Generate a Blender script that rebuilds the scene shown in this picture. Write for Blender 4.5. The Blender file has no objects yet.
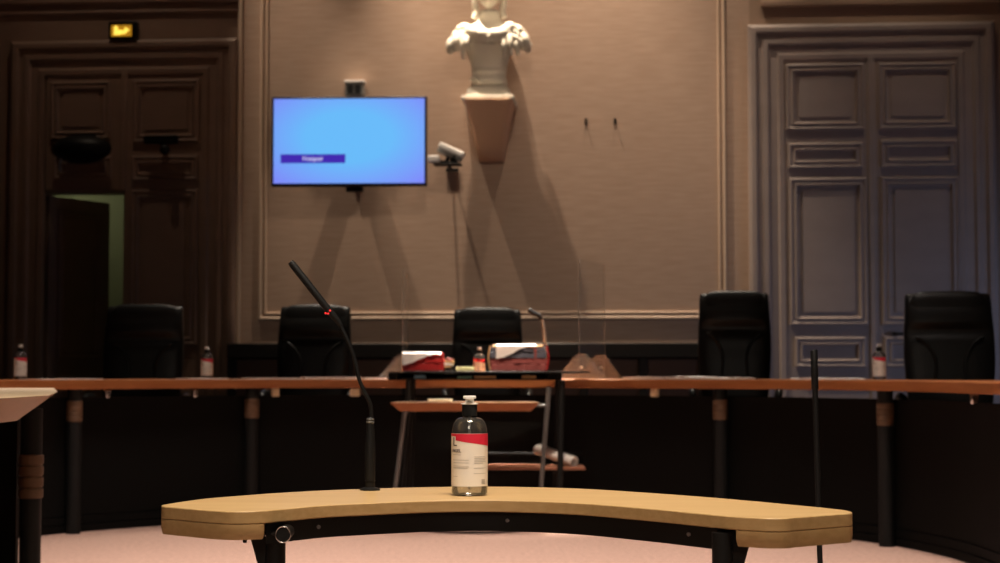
import bpy, bmesh, math, random
from mathutils import Vector, Matrix, Euler
PI = math.pi
random.seed(7)
SC = bpy.context.scene
COL = SC.collection
# ------------------------------------------------------------------ camera
F = 1700.0; CX, CY = 500.0, 281.5; HOR = 372.0; CAMZ = 0.95
ALPHA = math.atan((HOR-CY)/F)
def ray(px, py):
    dx = (px-CX)/F; dy = (CY-py)/F
    return Vector((dx, math.cos(ALPHA)-dy*math.sin(ALPHA), math.sin(ALPHA)+dy*math.cos(ALPHA)))
def P(px, py, Y):
    r = ray(px, py); r = r*(Y/r.y)
    return Vector((r.x, r.y, CAMZ+r.z))
def onz(px, py, z):
    r = ray(px, py); t = (z-CAMZ)/r.z
    return Vector((r.x*t, r.y*t, z))
cam = bpy.data.cameras.new('camera'); co = bpy.data.objects.new('camera', cam); COL.objects.link(co)
co.location = (0, 0, CAMZ); co.rotation_euler = (PI/2+ALPHA, 0, 0)
cam.sensor_width = 36; cam.lens = F/1000*36
cam.clip_start = .05; cam.clip_end = 100
cam.dof.use_dof = True; cam.dof.focus_distance = 3.6; cam.dof.aperture_fstop = 6.5
SC.camera = co
# ------------------------------------------------------------------ materials
def mat(name, col, rough=.5, metal=0, spec=.5, emit=None, estr=0, bump=None, noise=None, coat=0, trans=0, ior=1.45, sheen=0):
    m = bpy.data.materials.new(name); m.use_nodes = True
    nt = m.node_tree; b = nt.nodes['Principled BSDF']
    b.inputs['Base Color'].default_value = (*col, 1)
    b.inputs['Roughness'].default_value = rough
    b.inputs['Metallic'].default_value = metal
    b.inputs['Specular IOR Level'].default_value = spec
    b.inputs['IOR'].default_value = ior
    b.inputs['Transmission Weight'].default_value = trans
    b.inputs['Coat Weight'].default_value = coat
    b.inputs['Sheen Weight'].default_value = sheen
    if emit:
        b.inputs['Emission Color'].default_value = (*emit, 1); b.inputs['Emission Strength'].default_value = estr
    if bump or noise:
        tc = nt.nodes.new('ShaderNodeTexCoord')
        if noise:   # (scale vector, col2, detail)
            mp = nt.nodes.new('ShaderNodeMapping'); mp.inputs['Scale'].default_value = noise[0]
            nz = nt.nodes.new('ShaderNodeTexNoise'); nz.inputs['Scale'].default_value = 1; nz.inputs['Detail'].default_value = 4
            mx = nt.nodes.new('ShaderNodeMix'); mx.data_type = 'RGBA'
            mx.inputs[6].default_value = (*col, 1); mx.inputs[7].default_value = (*noise[1], 1)
            rp = nt.nodes.new('ShaderNodeMapRange'); rp.inputs[1].default_value = .35; rp.inputs[2].default_value = .65
            nt.links.new(tc.outputs['Object'], mp.inputs[0]); nt.links.new(mp.outputs[0], nz.inputs[0])
            nt.links.new(nz.outputs['Fac'], rp.inputs[0]); nt.links.new(rp.outputs[0], mx.inputs[0])
            nt.links.new(mx.outputs[2], b.inputs['Base Color'])
        if bump:    # (scale vector, strength, distance)
            mp = nt.nodes.new('ShaderNodeMapping'); mp.inputs['Scale'].default_value = bump[0]
            nz = nt.nodes.new('ShaderNodeTexNoise'); nz.inputs['Scale'].default_value = 1; nz.inputs['Detail'].default_value = 3
            bp = nt.nodes.new('ShaderNodeBump'); bp.inputs['Strength'].default_value = bump[1]; bp.inputs['Distance'].default_value = bump[2]
            nt.links.new(tc.outputs['Object'], mp.inputs[0]); nt.links.new(mp.outputs[0], nz.inputs[0])
            nt.links.new(nz.outputs['Fac'], bp.inputs['Height']); nt.links.new(bp.outputs[0], b.inputs['Normal'])
    return m
M = {}
M['wall'] = mat('wall_canvas', (.49, .355, .27), .75, noise=((4, 4, 45), (.44, .31, .23)), bump=((12, 12, 160), .35, .004))
M['plain'] = mat('wall_paint', (.36, .25, .18), .7)
M['mould'] = mat('moulding_paint', (.66, .51, .385), .5)
M['doorL'] = mat('brown_door_paint', (.27, .175, .125), .55, noise=((3, 3, 6), (.24, .155, .11)))
M['doorR'] = mat('grey_door_paint', (.38, .315, .29), .5, noise=((3, 3, 6), (.35, .29, .265)))
M['dark_wall'] = mat('dark_wall', (.12, .085, .065), .8)
M['green'] = mat('green_wall', (.33, .34, .21), .8)
M['ceil'] = mat('ceiling', (.25, .2, .16), .9)
M['carpet'] = mat('carpet', (.64, .42, .335), .95, noise=((38, 38, 38), (.50, .31, .24)), bump=((300, 300, 300), .6, .004), sheen=.2)
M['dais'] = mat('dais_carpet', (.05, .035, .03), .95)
M['desk'] = mat('light_wood', (.56, .385, .185), .38, noise=((3, 60, 60), (.50, .33, .15)))
M['deskedge'] = mat('light_wood_edge', (.38, .25, .11), .5, noise=((6, 90, 90), (.33, .21, .085)))
M['cream'] = mat('cream_laminate', (.85, .68, .48), .45, noise=((3, 40, 40), (.80, .62, .42)))
M['creamedge'] = mat('beech_edge', (.30, .17, .095), .5, noise=((4, 60, 60), (.27, .15, .08)))
M['bench'] = mat('cherry_wood', (.36, .13, .04), .4, noise=((4, 4, 50), (.30, .10, .03)))
M['collar'] = mat('wood_collar', (.13, .075, .042), .5)
M['black'] = mat('black_panel', (.0045, .0045, .004), .8, spec=.15)
M['blackm'] = mat('black_metal', (.006, .006, .006), .45, spec=.25)
M['micb'] = mat('mic_black', (.007, .007, .0075), .45, spec=.25)
M['legm'] = mat('leg_dark_grey', (.010, .011, .011), .55, spec=.25)
M['leather'] = mat('black_leather', (.009, .009, .0085), .36, spec=.32, bump=((60, 60, 60), .25, .004))
M['chrome'] = mat('steel', (.6, .6, .6), .25, metal=1)
M['greym'] = mat('grey_tube', (.16, .16, .155), .45, metal=.4)
M['white'] = mat('white_plastic', (.85, .84, .82), .35)
M['label'] = mat('label_paper', (.80, .74, .66), .5)
M['red'] = mat('label_red', (.62, .02, .05), .45)
M['ink'] = mat('ink', (.05, .03, .04), .5)
M['inkg'] = mat('ink_grey', (.42, .39, .35), .5)
M['paper'] = mat('paper', (.88, .84, .80), .6)
M['folderred'] = mat('folder_red', (.42, .012, .012), .5)
M['foldertan'] = mat('folder_tan', (.62, .38, .18), .6)
M['folderblue'] = mat('folder_blue', (.10, .105, .14), .6)
M['folderpink'] = mat('folder_pink', (.30, .07, .065), .6)
M['note'] = mat('note_yellow', (.80, .78, .40), .6)
M['blue'] = mat('blue_item', (.25, .45, .6), .5)
M['teal'] = mat('teal_card', (.2, .4, .33), .6)
M['marble'] = mat('plaster', (.74, .70, .60), .5, bump=((25, 25, 25), .2, .01))
M['corbel'] = mat('corbel_plaster', (.74, .47, .31), .6)
M['screen_frame'] = mat('tv_bezel', (.012, .01, .03), .3)
M['cabinet'] = mat('cabinet_dark', (.010, .008, .007), .5)
M['cabdoor'] = mat('cabinet_panel', (.10, .055, .04), .55)
M['shelfwood'] = mat('shelf_wood', (.33, .14, .08), .5)
M['beige'] = mat('beige_plastic', (.75, .62, .42), .5)
M['redled'] = mat('red_led', (.5, .01, .01), .4, emit=(1, .03, .03), estr=1.2)
M['stalkg'] = mat('stalk_grey', (.45, .42, .37), .5)
M['mesh'] = mat('grey_plastic', (.25, .26, .25), .5)
def clear(name, tint, fac_gloss, diffuse=0.0, dcol=(.8, .75, .7)):
    m = bpy.data.materials.new(name); m.use_nodes = True; nt = m.node_tree
    for n in list(nt.nodes):
        if n.type != 'OUTPUT_MATERIAL': nt.nodes.remove(n)
    out = nt.nodes['Material Output']
    t = nt.nodes.new('ShaderNodeBsdfTransparent'); t.inputs[0].default_value = (*tint, 1)
    g = nt.nodes.new('ShaderNodeBsdfGlossy'); g.inputs['Roughness'].default_value = .08
    d = nt.nodes.new('ShaderNodeBsdfDiffuse'); d.inputs[0].default_value = (*dcol, 1)
    fr = nt.nodes.new('ShaderNodeFresnel'); fr.inputs[0].default_value = 1.45
    mm = nt.nodes.new('ShaderNodeMath'); mm.operation = 'MULTIPLY'; mm.inputs[1].default_value = fac_gloss
    m1 = nt.nodes.new('ShaderNodeMixShader'); m2 = nt.nodes.new('ShaderNodeMixShader'); m2.inputs[0].default_value = diffuse
    nt.links.new(fr.outputs[0], mm.inputs[0]); nt.links.new(mm.outputs[0], m1.inputs[0])
    nt.links.new(t.outputs[0], m1.inputs[1]); nt.links.new(g.outputs[0], m1.inputs[2])
    nt.links.new(m1.outputs[0], m2.inputs[1]); nt.links.new(d.outputs[0], m2.inputs[2])
    nt.links.new(m2.outputs[0], out.inputs[0]); return m
M['acrylic'] = clear('acrylic', (.98, .98, .97), .12, .02)
M['acryedge'] = clear('acrylic_edge', (.95, .95, .93), .4, .16)
M['gusset'] = clear('acrylic_foot', (.95, .94, .92), .3, .22)
M['bottle'] = clear('clear_gel_plastic', (.74, .74, .73), 2.2, .03)
def screen_mat():
    m = bpy.data.materials.new('tv_picture'); m.use_nodes = True; nt = m.node_tree; b = nt.nodes['Principled BSDF']
    b.inputs['Base Color'].default_value = (.01, .01, .01, 1); b.inputs['Roughness'].default_value = .3
    tc = nt.nodes.new('ShaderNodeTexCoord'); mp = nt.nodes.new('ShaderNodeMapping')
    mp.inputs['Location'].default_value = (-.5, -.55, 0)
    mp.vector_type = 'POINT'
    gr = nt.nodes.new('ShaderNodeVectorMath'); gr.operation = 'LENGTH'
    rp = nt.nodes.new('ShaderNodeValToRGB')
    rp.color_ramp.elements[0].position = .28; rp.color_ramp.elements[0].color = (.145, .52, 1, 1)
    rp.color_ramp.elements[1].position = .68; rp.color_ramp.elements[1].color = (.22, .27, 1, 1)
    nt.links.new(tc.outputs['UV'], mp.inputs[0]); nt.links.new(mp.outputs[0], gr.inputs[0])
    nt.links.new(gr.outputs['Value'], rp.inputs[0]); nt.links.new(rp.outputs[0], b.inputs['Emission Color'])
    b.inputs['Emission Strength'].default_value = .95
    return m
M['screen'] = screen_mat()
M['banner'] = mat('tv_banner', (.01, .01, .02), .3, emit=(.05, .02, .42), estr=1)
M['bannertext'] = mat('tv_banner_text', (.01, .01, .02), .3, emit=(.75, .75, 1), estr=1)
M['exit'] = mat('exit_lit', (.5, .4, .05), .4, emit=(1, .42, .02), estr=.35)
M['exitw'] = mat('exit_lit_pale', (.5, .4, .05), .4, emit=(1, .72, .10), estr=1.3)
# ------------------------------------------------------------------ mesh tools
class MB:
    def __init__(s): s.v = []; s.f = []
    def add(s, vs, fs, mtx=None):
        o = len(s.v); s.v += [tuple(mtx @ Vector(v)) if mtx else tuple(v) for v in vs]
        s.f += [tuple(i+o for i in f) for f in fs]; return s
    def box(s, x0, x1, y0, y1, z0, z1, mtx=None):
        v = [(x0,y0,z0),(x1,y0,z0),(x1,y1,z0),(x0,y1,z0),(x0,y0,z1),(x1,y0,z1),(x1,y1,z1),(x0,y1,z1)]
        return s.add(v, [(0,3,2,1),(4,5,6,7),(0,1,5,4),(1,2,6,5),(2,3,7,6),(3,0,4,7)], mtx)
    def loft(s, rings, caps=True, mtx=None, closed=True):
        n = len(rings[0]); v = [p for r in rings for p in r]; f = []
        for i in range(len(rings)-1):
            for j in range(n if closed else n-1):
                k = (j+1) % n; f.append((i*n+j, i*n+k, (i+1)*n+k, (i+1)*n+j))
        if caps:
            f.append(tuple(reversed(range(n)))); f.append(tuple((len(rings)-1)*n+j for j in range(n)))
        return s.add(v, f, mtx)
    def lathe(s, prof, c=(0,0,0), n=24, mtx=None):
        rings = [[(c[0]+r*math.cos(2*PI*j/n), c[1]+r*math.sin(2*PI*j/n), c[2]+z) for j in range(n)] for r, z in prof]
        return s.loft(rings, True, mtx)
    def tube(s, pts, rad, n=12, mtx=None):
        pts = [Vector(p) for p in pts]
        if not isinstance(rad, (list, tuple)): rad = [rad]*len(pts)
        rings = []; up = None
        for i, p in enumerate(pts):
            t = (pts[min(i+1, len(pts)-1)]-pts[max(i-1, 0)]).normalized()
            if up is None:
                up = Vector((0,0,1)) if abs(t.z) < .9 else Vector((0,1,0))
            a = t.cross(up).normalized(); b = a.cross(t).normalized(); up = b
            rings.append([p+a*rad[i]*math.cos(2*PI*j/n)+b*rad[i]*math.sin(2*PI*j/n) for j in range(n)])
        rings = [list(reversed(r)) for r in rings]
        return s.loft(rings, True, mtx)
    def prism(s, poly, z0, z1, mtx=None, poly0=None):
        a = poly0 or poly
        return s.loft([[(x, y, z0) for x, y in a], [(x, y, z1) for x, y in poly]], True, mtx)
    def sweep_rect(s, u0, u1, z0, z1, prof, y0=0, mtx=None):
        """mitred frame: profile points (inset, projection towards the room)"""
        rings = []
        for d, h in prof:
            rings.append([(u0+d, y0-h, z0+d), (u1-d, y0-h, z0+d), (u1-d, y0-h, z1-d), (u0+d, y0-h, z1-d)])
        rings.append(rings[0])
        return s.loft(rings, False, mtx)
    def ellipsoid(s, c, r, n=16, m=10, fn=None, mtx=None):
        rings = []
        for i in range(1, m):
            th = PI*i/m
            ring = []
            for j in range(n):
                p = Vector((math.sin(th)*math.cos(2*PI*j/n), math.sin(th)*math.sin(2*PI*j/n), -math.cos(th)))
                q = Vector((c[0]+p.x*r[0], c[1]+p.y*r[1], c[2]+p.z*r[2]))
                ring.append(fn(p, q) if fn else q)
            rings.append(ring)
        return s.loft(rings, True, mtx)
def obj(name, mb, m, parent=None, bevel=0, smooth=True, angle=38, subsurf=0, kind=None, label=None, segs=2):
    me = bpy.data.meshes.new(name); me.from_pydata(mb.v, [], mb.f)
    bm = bmesh.new(); bm.from_mesh(me)
    bmesh.ops.recalc_face_normals(bm, faces=bm.faces)
    for f in bm.faces: f.smooth = smooth
    if smooth:
        for e in bm.edges:
            if len(e.link_faces) == 2 and e.calc_face_angle(0) > math.radians(angle): e.smooth = False
    bm.to_mesh(me); bm.free()
    me.materials.append(M[m] if isinstance(m, str) else m)
    o = bpy.data.objects.new(name, me); COL.objects.link(o)
    if parent: o.parent = parent
    if bevel:
        b = o.modifiers.new('bevel', 'BEVEL'); b.width = bevel; b.segments = segs; b.limit_method = 'ANGLE'; b.angle_limit = math.radians(40)
        b.harden_normals = False
    if subsurf:
        q = o.modifiers.new('sub', 'SUBSURF'); q.levels = subsurf; q.render_levels = subsurf
    if kind: o['kind'] = kind
    if label: o['label'] = label
    return o
def tag(o, label, cat, group=None):
    o['label'] = label; o['category'] = cat
    if group: o['group'] = group
    return o
def thing(name, label, cat, loc=(0,0,0), rz=0, group=None):
    o = bpy.data.objects.new(name, None); COL.objects.link(o); o.location = loc; o.rotation_euler = (0,0,rz)
    o.empty_display_size = .1
    return tag(o, label, cat, group)
def dup(o, parent=None):
    c = o.copy(); COL.objects.link(c)
    if parent: c.parent = parent
    for ch in list(o.children): dup(ch, c)
    return c
def text_mesh(s, size, extrude=.0002):
    cu = bpy.data.curves.new('t', 'FONT'); cu.body = s; cu.size = size; cu.extrude = extrude; cu.align_x = 'CENTER'; cu.align_y = 'CENTER'
    to = bpy.data.objects.new('t', cu); COL.objects.link(to)
    dg = bpy.context.evaluated_depsgraph_get(); dg.update()
    me = bpy.data.meshes.new_from_object(to.evaluated_get(dg))
    mb = MB(); mb.v = [tuple(v.co) for v in me.vertices]; mb.f = [tuple(p.vertices) for p in me.polygons]
    bpy.data.objects.remove(to); bpy.data.meshes.remove(me)
    return mb
def catmull(pts, sub=6):
    pts = [Vector(p) for p in pts]; out = []
    for i in range(len(pts)-1):
        p0 = pts[max(i-1,0)]; p1 = pts[i]; p2 = pts[i+1]; p3 = pts[min(i+2,len(pts)-1)]
        for k in range(sub):
            t = k/sub
            out.append(.5*((2*p1)+(p2-p0)*t+(2*p0-5*p1+4*p2-p3)*t*t+(3*p1-p0-3*p2+p3)*t**3))
    out.append(pts[-1]); return out
# ------------------------------------------------------------------ room shell
WY = 16.0; TH = math.radians(4.5)
WM = Matrix.Translation((0, WY, 0)) @ Matrix.Rotation(-TH, 4, 'Z')     # wall frame: x along the wall, -y towards the room
def W(px, py, off=0.0):
    """pixel -> (u, z) on the wall plane moved 'off' towards the room"""
    r = ray(px, py); n = WM.to_3x3() @ Vector((0,-1,0)); p0 = WM @ Vector((0,-off,0))
    t = (p0-Vector((0,0,CAMZ))).dot(n)/r.dot(n)
    w = WM.inverted() @ (Vector((0,0,CAMZ))+r*t)
    return w.x, w.z
ZD = .18; ZC = 10.6
def Wu(px): return W(px, HOR)[0]
def Wz(py, px=500): return W(px, py)[1]
# floor, ceiling, walls
f = obj('floor', MB().box(-7, 7.2, -4, 18, -.1, 0), 'carpet', kind='structure')
obj('ceiling', MB().box(-7.2, 7.2, -4.2, 17, ZC, ZC+.1), 'ceil', kind='structure')
obj('wall_left', MB().box(-7.1, -7, -4, 17, 0, ZC), 'dark_wall', kind='structure')
obj('wall_right', MB().box(7, 7.1, -4, 16.6, 0, ZC), 'dark_wall', kind='structure')
obj('wall_behind', MB().box(-7, 7, -4.1, -4, 0, ZC), 'dark_wall', kind='structure')
ou0, ou1 = Wu(40), Wu(122); oz = Wz(192, 80)
cu0, cu1 = Wu(236), Wu(752)
wb = MB()
wb.box(-8, ou0, 0, .3, 0, ZC); wb.box(ou0, ou1, 0, .3, oz, ZC); wb.box(ou1, cu0, 0, .3, 0, ZC)
def put_wall(o): o.matrix_world = WM; return o
put_wall(obj('wall_back', wb, 'doorL', kind='structure', smooth=False))
put_wall(obj('wall_back', MB().box(cu0, cu1, 0, .3, 0, ZC), 'wall', kind='structure', smooth=False))
put_wall(obj('wall_back', MB().box(cu1, 8, 0, .3, 0, ZC), 'plain', kind='structure', smooth=False))
# corridor behind the open wicket door
put_wall(obj('wall_corridor', MB().box(ou0-1, ou1+1.2, 2.0, 2.1, 0, 3.4).box(ou0-1.1, ou0-1, .3, 2.1, 0, 3.4).box(ou1+1.2, ou1+1.3, .3, 2.1, 0, 3.4).box(ou0-1.1, ou1+1.3, .3, 2.1, 3.4, 3.5), 'green', kind='structure', smooth=False))
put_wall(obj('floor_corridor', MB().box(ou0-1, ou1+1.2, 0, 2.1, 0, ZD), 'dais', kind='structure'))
# ---- wall mouldings
pw = [(0, 0), (0, .035), (.012, .045), (.03, .045), (.04, .022), (.065, .018), (.07, .03), (.085, .03), (.095, 0)]
zt = Wz(316)
u0, z0 = W(259, 320); u1, _ = W(727, 320)
put_wall(obj('trim_1', MB().sweep_rect(u0, u1, z0, 7.6, [(0, 0), (0, .018), (.008, .026), (.02, .026), (.028, .018), (.028, 0)]).sweep_rect(u0+.052, u1-.052, z0+.052, 7.5, [(0, 0), (0, .014), (.006, .020), (.014, .020), (.02, .014), (.02, 0)]), 'mould', kind='structure'))
# skirting rail under the frame
zb0 = Wz(343)
# strip pilasters left and right of the canvas field
put_wall(obj('trim_2', MB().box(Wu(236), Wu(240), -.03, 0, ZD, 7.8), 'mould', kind='structure', bevel=.008))
# crown mouldings over the doors
put_wall(obj('trim_3', MB().box(-6.9, Wu(236), -.05, 0, Wz(4,100), Wz(-3,100)).box(-6.9, Wu(236), -.03, 0, Wz(14,100), Wz(11,100)), 'doorL', kind='structure', bevel=.01))
put_wall(obj('trim_4', MB().box(Wu(764), 6.6, -.05, 0, Wz(6,870), Wz(0,870)), 'plain', kind='structure', bevel=.01))
# ---- left door unit
def door_empty(name):
    o = bpy.data.objects.new(name, None); COL.objects.link(o); o['kind'] = 'structure'; return o
cas = [(0, 0), (0, .06), (.03, .08), (.07, .08), (.085, .05), (.13, .05), (.14, .065), (.18, .065), (.2, .04), (.27, .04), (.285, .055), (.33, .05), (.345, 0)]
pan = [(0, 0), (0, .022), (.015, .03), (.03, .018), (.05, .018), (.06, .03), (.075, .006), (.1, .002)]
d1 = door_empty('door_1')
a0 = Wu(8); a1 = Wu(236); top = Wz(41, 120)
put_wall(obj('door_frame', MB().sweep_rect(a0, a1, ZD-.36, top, cas), 'doorL', d1, angle=25))
def door_panels(mb, rects):
    for (xa, ya, xb, yb) in rects:
        ua, zb = W(xa, yb); ub, zt_ = W(xb, ya)
        mb.sweep_rect(ua, ub, zb, zt_, pan, -.035)
        mb.box(ua+.12, ub-.12, -.048, -.03, zb+.12, zt_-.12) if (ub-ua) > .3 and (zt_-zb) > .3 else None
    return mb
uL0, uL1, uR1 = Wu(44), Wu(123), Wu(205); zt2 = Wz(72, 120)
put_wall(obj('upper_leaf', door_panels(MB().box(uL0, uL1-.01, -.035, 0, oz+.02, zt2), [(52, 82, 112, 140), (55, 157, 113, 180)]), 'doorL', d1, angle=25))
put_wall(obj('fixed_leaf', door_panels(MB().box(uL1+.01, uR1, -.035, 0, ZD, zt2), [(134, 80, 201, 143), (133, 156, 199, 181), (131, 190, 199, 345)]), 'doorL', d1, angle=25))
put_wall(obj('meeting_bead', MB().box(uL1-.035, uL1+.02, -.06, -.02, oz, zt2), 'doorL', d1, bevel=.01))
# wicket leaf swung open into the corridor
lf = MB().box(0, .86, -.045, 0, ZD, oz-.03)
for (za, zb) in ((ZD+.1, ZD+.75), (ZD+.9, oz-.15)):
    lf.sweep_rect(.12, .74, za, zb, pan, -.045)
o = obj('open_leaf', lf, 'doorL', d1, angle=25)
o.matrix_world = WM @ Matrix.Translation((ou0+.02, .04, 0)) @ Matrix.Rotation(math.radians(66), 4, 'Z')
# ---- right door unit
d2 = door_empty('door_2')
b0 = Wu(750); b1 = Wu(998); topR = Wz(26, 760)
put_wall(obj('door_frame', MB().sweep_rect(b0, b1, ZD-.36, topR, cas), 'doorR', d2, angle=25))
zR = Wz(55, 870)
r1, r2, r3 = Wu(781), Wu(873.5), Wu(966)
put_wall(obj('leaf', door_panels(MB().box(r1, r2-.006, -.035, 0, ZD, zR), [(786, 64, 863, 131), (788, 143, 862, 169), (790, 178, 866, 325), (795, 337, 865, 367)]), 'doorR', d2, angle=25))
lf2 = put_wall(obj('leaf', door_panels(MB().box(r2+.006, r3, -.035, 0, ZD, zR), [(878, 63, 955, 130), (880, 140, 956, 168), (882, 177, 958, 325), (884, 337, 958, 367)]), 'doorR', d2, angle=25))
put_wall(obj('meeting_bead', MB().box(r2-.03, r2+.03, -.055, -.02, ZD, zR), 'doorR', d2, bevel=.01))
hu, hz = W(893, 334)
hm = MB().tube([(hu, -.03, hz), (hu, -.09, hz)], .015).tube([(hu-.01, -.09, hz), (hu+.1, -.09, hz)], .012)
put_wall(obj('door_handle', hm, 'blackm', d2, label='small dark lever handle'))
# ------------------------------------------------------------------ dais with curved front, carried round the pit
EC = Vector((-.4, 8.3)); EA, EB = 2.75, 2.9
def ell(phi, d=0.0):
    nx = math.sin(phi)/EA; ny = math.cos(phi)/EB; L = math.hypot(nx, ny)
    return (EC.x+EA*math.sin(phi)+d*nx/L, EC.y+EB*math.cos(phi)+d*ny/L)
NS = 64; YF = 6.6
def arc(d):
    pts = [ell(-PI/2+PI*i/NS, d) for i in range(NS+1)]
    return [(EC.x-EA-d, YF)]+pts+[(EC.x+EA+d, YF)]
def strip(mb, d0, d1_, z0, z1):
    A = arc(d0); B = arc(d1_); n = len(A)
    rings = [[(A[i][0], A[i][1], z0), (A[i][0], A[i][1], z1), (B[i][0], B[i][1], z1), (B[i][0], B[i][1], z0)] for i in range(n)]
    return mb.loft(rings, True)
A = arc(.06)
dm = MB()
outer = []
for i, (x, y) in enumerate(A):
    if i == 0: outer.append((-6.95, YF))
    elif i == len(A)-1: outer.append((6.95, YF))
    else:
        ph = -PI/2+PI*(i-1)/NS; dx, dy = math.sin(ph), math.cos(ph)
        # ray from centre to the room box
        lim = []
        if dx < 0: lim.append((-6.95-EC.x)/dx)
        if dx > 0: lim.append((6.95-EC.x)/dx)
        yb = lambda X: WY-.02-(X)*math.tan(TH)
        if dy > 1e-6:
            t = (WY-.02-EC.x*math.tan(TH)-EC.y)/(dy+dx*math.tan(TH)) if (dy+dx*math.tan(TH)) > 1e-6 else 99
            lim.append(t)
        t = min(lim); outer.append((EC.x+dx*t, EC.y+dy*t))
rings = [[(A[i][0], A[i][1], 0.001), (A[i][0], A[i][1], ZD), (outer[i][0], outer[i][1], ZD), (outer[i][0], outer[i][1], 0.001)] for i in range(len(A))]
dm.loft(rings, True)
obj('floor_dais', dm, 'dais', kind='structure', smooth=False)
# ------------------------------------------------------------------ judges' bench
ZT = .905
bench = thing('curved_bench', 'long horseshoe-shaped bench with cherry wood top and black front panel, in front of the chairs', 'bench', (EC.x, EC.y+EB, 0))
def rel(o, root): o.matrix_parent_inverse = Matrix.Translation(-Vector(root.location)); return o
def childof(o, root):
    o.parent = root; o.matrix_parent_inverse = root.matrix_basis.inverted(); return o
top_ = childof(obj('tabletop', strip(MB(), -.12, .52, ZT-.058, ZT), 'bench', bevel=.006), bench)
pm = MB(); strip(pm, 0, .03, .10, .80); strip(pm, -.012, .03, .001, .045); strip(pm, -.006, .03, .05, .095)
childof(obj('modesty_panel', pm, 'black'), bench)
def phi_at(px, d):
    best = None
    for i in range(2001):
        ph = -PI/2+PI*i/2000; x, y = ell(ph, d); q = CX+F*x/(y*math.cos(ALPHA)-0*1)
        e = abs(q-px)
        if best is None or e < best[0]: best = (e, ph)
    return best[1]
for px in (75, 252, 720, 885):
    ph = phi_at(px, -.055); x, y = ell(ph, -.055)
    lg = MB().tube([(x, y, 0), (x, y, .63), (x, y, ZT-.058)], .043, 20)
    L = childof(obj('leg', lg, 'legm'), bench)
    pr = []
    for k in range(4):
        zz = .658+k*.031; pr += [(.0435, zz), (.0475, zz+.004), (.0475, zz+.025), (.0435, zz+.029)]
    cl = obj('collar', MB().lathe(pr, (x, y, 0), 24), 'collar', label='ribbed brown wooden collar at the head of the leg')
    childof(cl, L)
for px, w, m_ in ((275, .05, 'beige'), (355, .065, 'beige'), (655, .05, 'beige'), (107, .035, 'chrome'), (195, .035, 'chrome'), (994, .035, 'chrome')):
    ph = phi_at(px, -.04); x, y = ell(ph, -.04)
    b_ = MB().box(-w/2, w/2, -.02, .02, -.055, 0, Matrix.Translation((x, y, ZT-.0585)) @ Matrix.Rotation(-ph, 4, 'Z'))
    childof(obj('bracket', b_, m_, bevel=.008, label='small cream bracket under the top' if m_ == 'beige' else 'small shiny bracket under the top'), bench)
# papers lying on the bench
def on_bench(px, d):
    ph = phi_at(px, d); x, y = ell(ph, d); return x, y, ph
def paper(pxa, pxb, d, label, h=.004, crumple=0):
    xa, ya, pa = on_bench(pxa, d); xb, yb, pb = on_bench(pxb, d)
    c = Vector(((xa+xb)/2, (ya+yb)/2, ZT+.0005)); ln = math.hypot(xb-xa, yb-ya); an = math.atan2(yb-ya, xb-xa)
    nx, ny = max(2, int(ln/.03)), 5
    v = []; fs = []
    rnd = random.Random(int(pxa))
    top = [[(ln*(i/nx-.5), .21*(j/ny), h+(rnd.random()*crumple if crumple else 0)) for j in range(ny+1)] for i in range(nx+1)]
    mb = MB(); o_ = 0
    vs = [p for r in top for p in r]+[(p[0], p[1], 0) for r in top for p in r]
    N = (nx+1)*(ny+1); fs = []
    for i in range(nx):
        for j in range(ny):
            q = (i*(ny+1)+j, (i+1)*(ny+1)+j, (i+1)*(ny+1)+j+1, i*(ny+1)+j+1); fs.append(q); fs.append(tuple(k+N for k in reversed(q)))
    for i in range(nx):
        fs.append((i*(ny+1), i*(ny+1)+N, (i+1)*(ny+1)+N, (i+1)*(ny+1))); a = i*(ny+1)+ny; b = (i+1)*(ny+1)+ny; fs.append((a, b, b+N, a+N))
    for j in range(ny):
        fs.append((j, j+1, j+1+N, j+N)); a = nx*(ny+1)+j; fs.append((a, a+N, a+1+N, a+1))
    mb.add(vs, fs, Matrix.Translation(c) @ Matrix.Rotation(an, 4, 'Z'))
    return tag(obj('paper_stack', mb, 'paper', smooth=False), label, 'papers', 'papers laid out along the curved bench')
paper(42, 104, -.08, 'flat white papers on the bench in front of the far-left chair, by the open door', .005)
paper(190, 228, -.08, 'small white paper on the bench under the pump bottle right of the far-left chair', .006)
paper(250, 302, -.08, 'white papers on the bench at the left edge of the second chair from left', .006)
paper(306, 362, -.08, 'thicker pile of white papers on the bench behind the red-lit microphone', .012)
paper(366, 386, -.08, 'short white sheet on the bench just left of the dark stand', .007)
paper(622, 664, -.08, 'long row of white papers on the bench right of the clear screen', .014)
paper(668, 700, -.08, 'crumpled white papers on the bench just left of the fourth chair from left', .007, .012)
paper(704, 736, -.08, 'cream crumpled paper on the bench in front of the fourth chair from left', .004, .010)
paper(790, 838, -.08, 'white papers on the bench between the black pole and the right-hand bottle', .004, .008)
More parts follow.
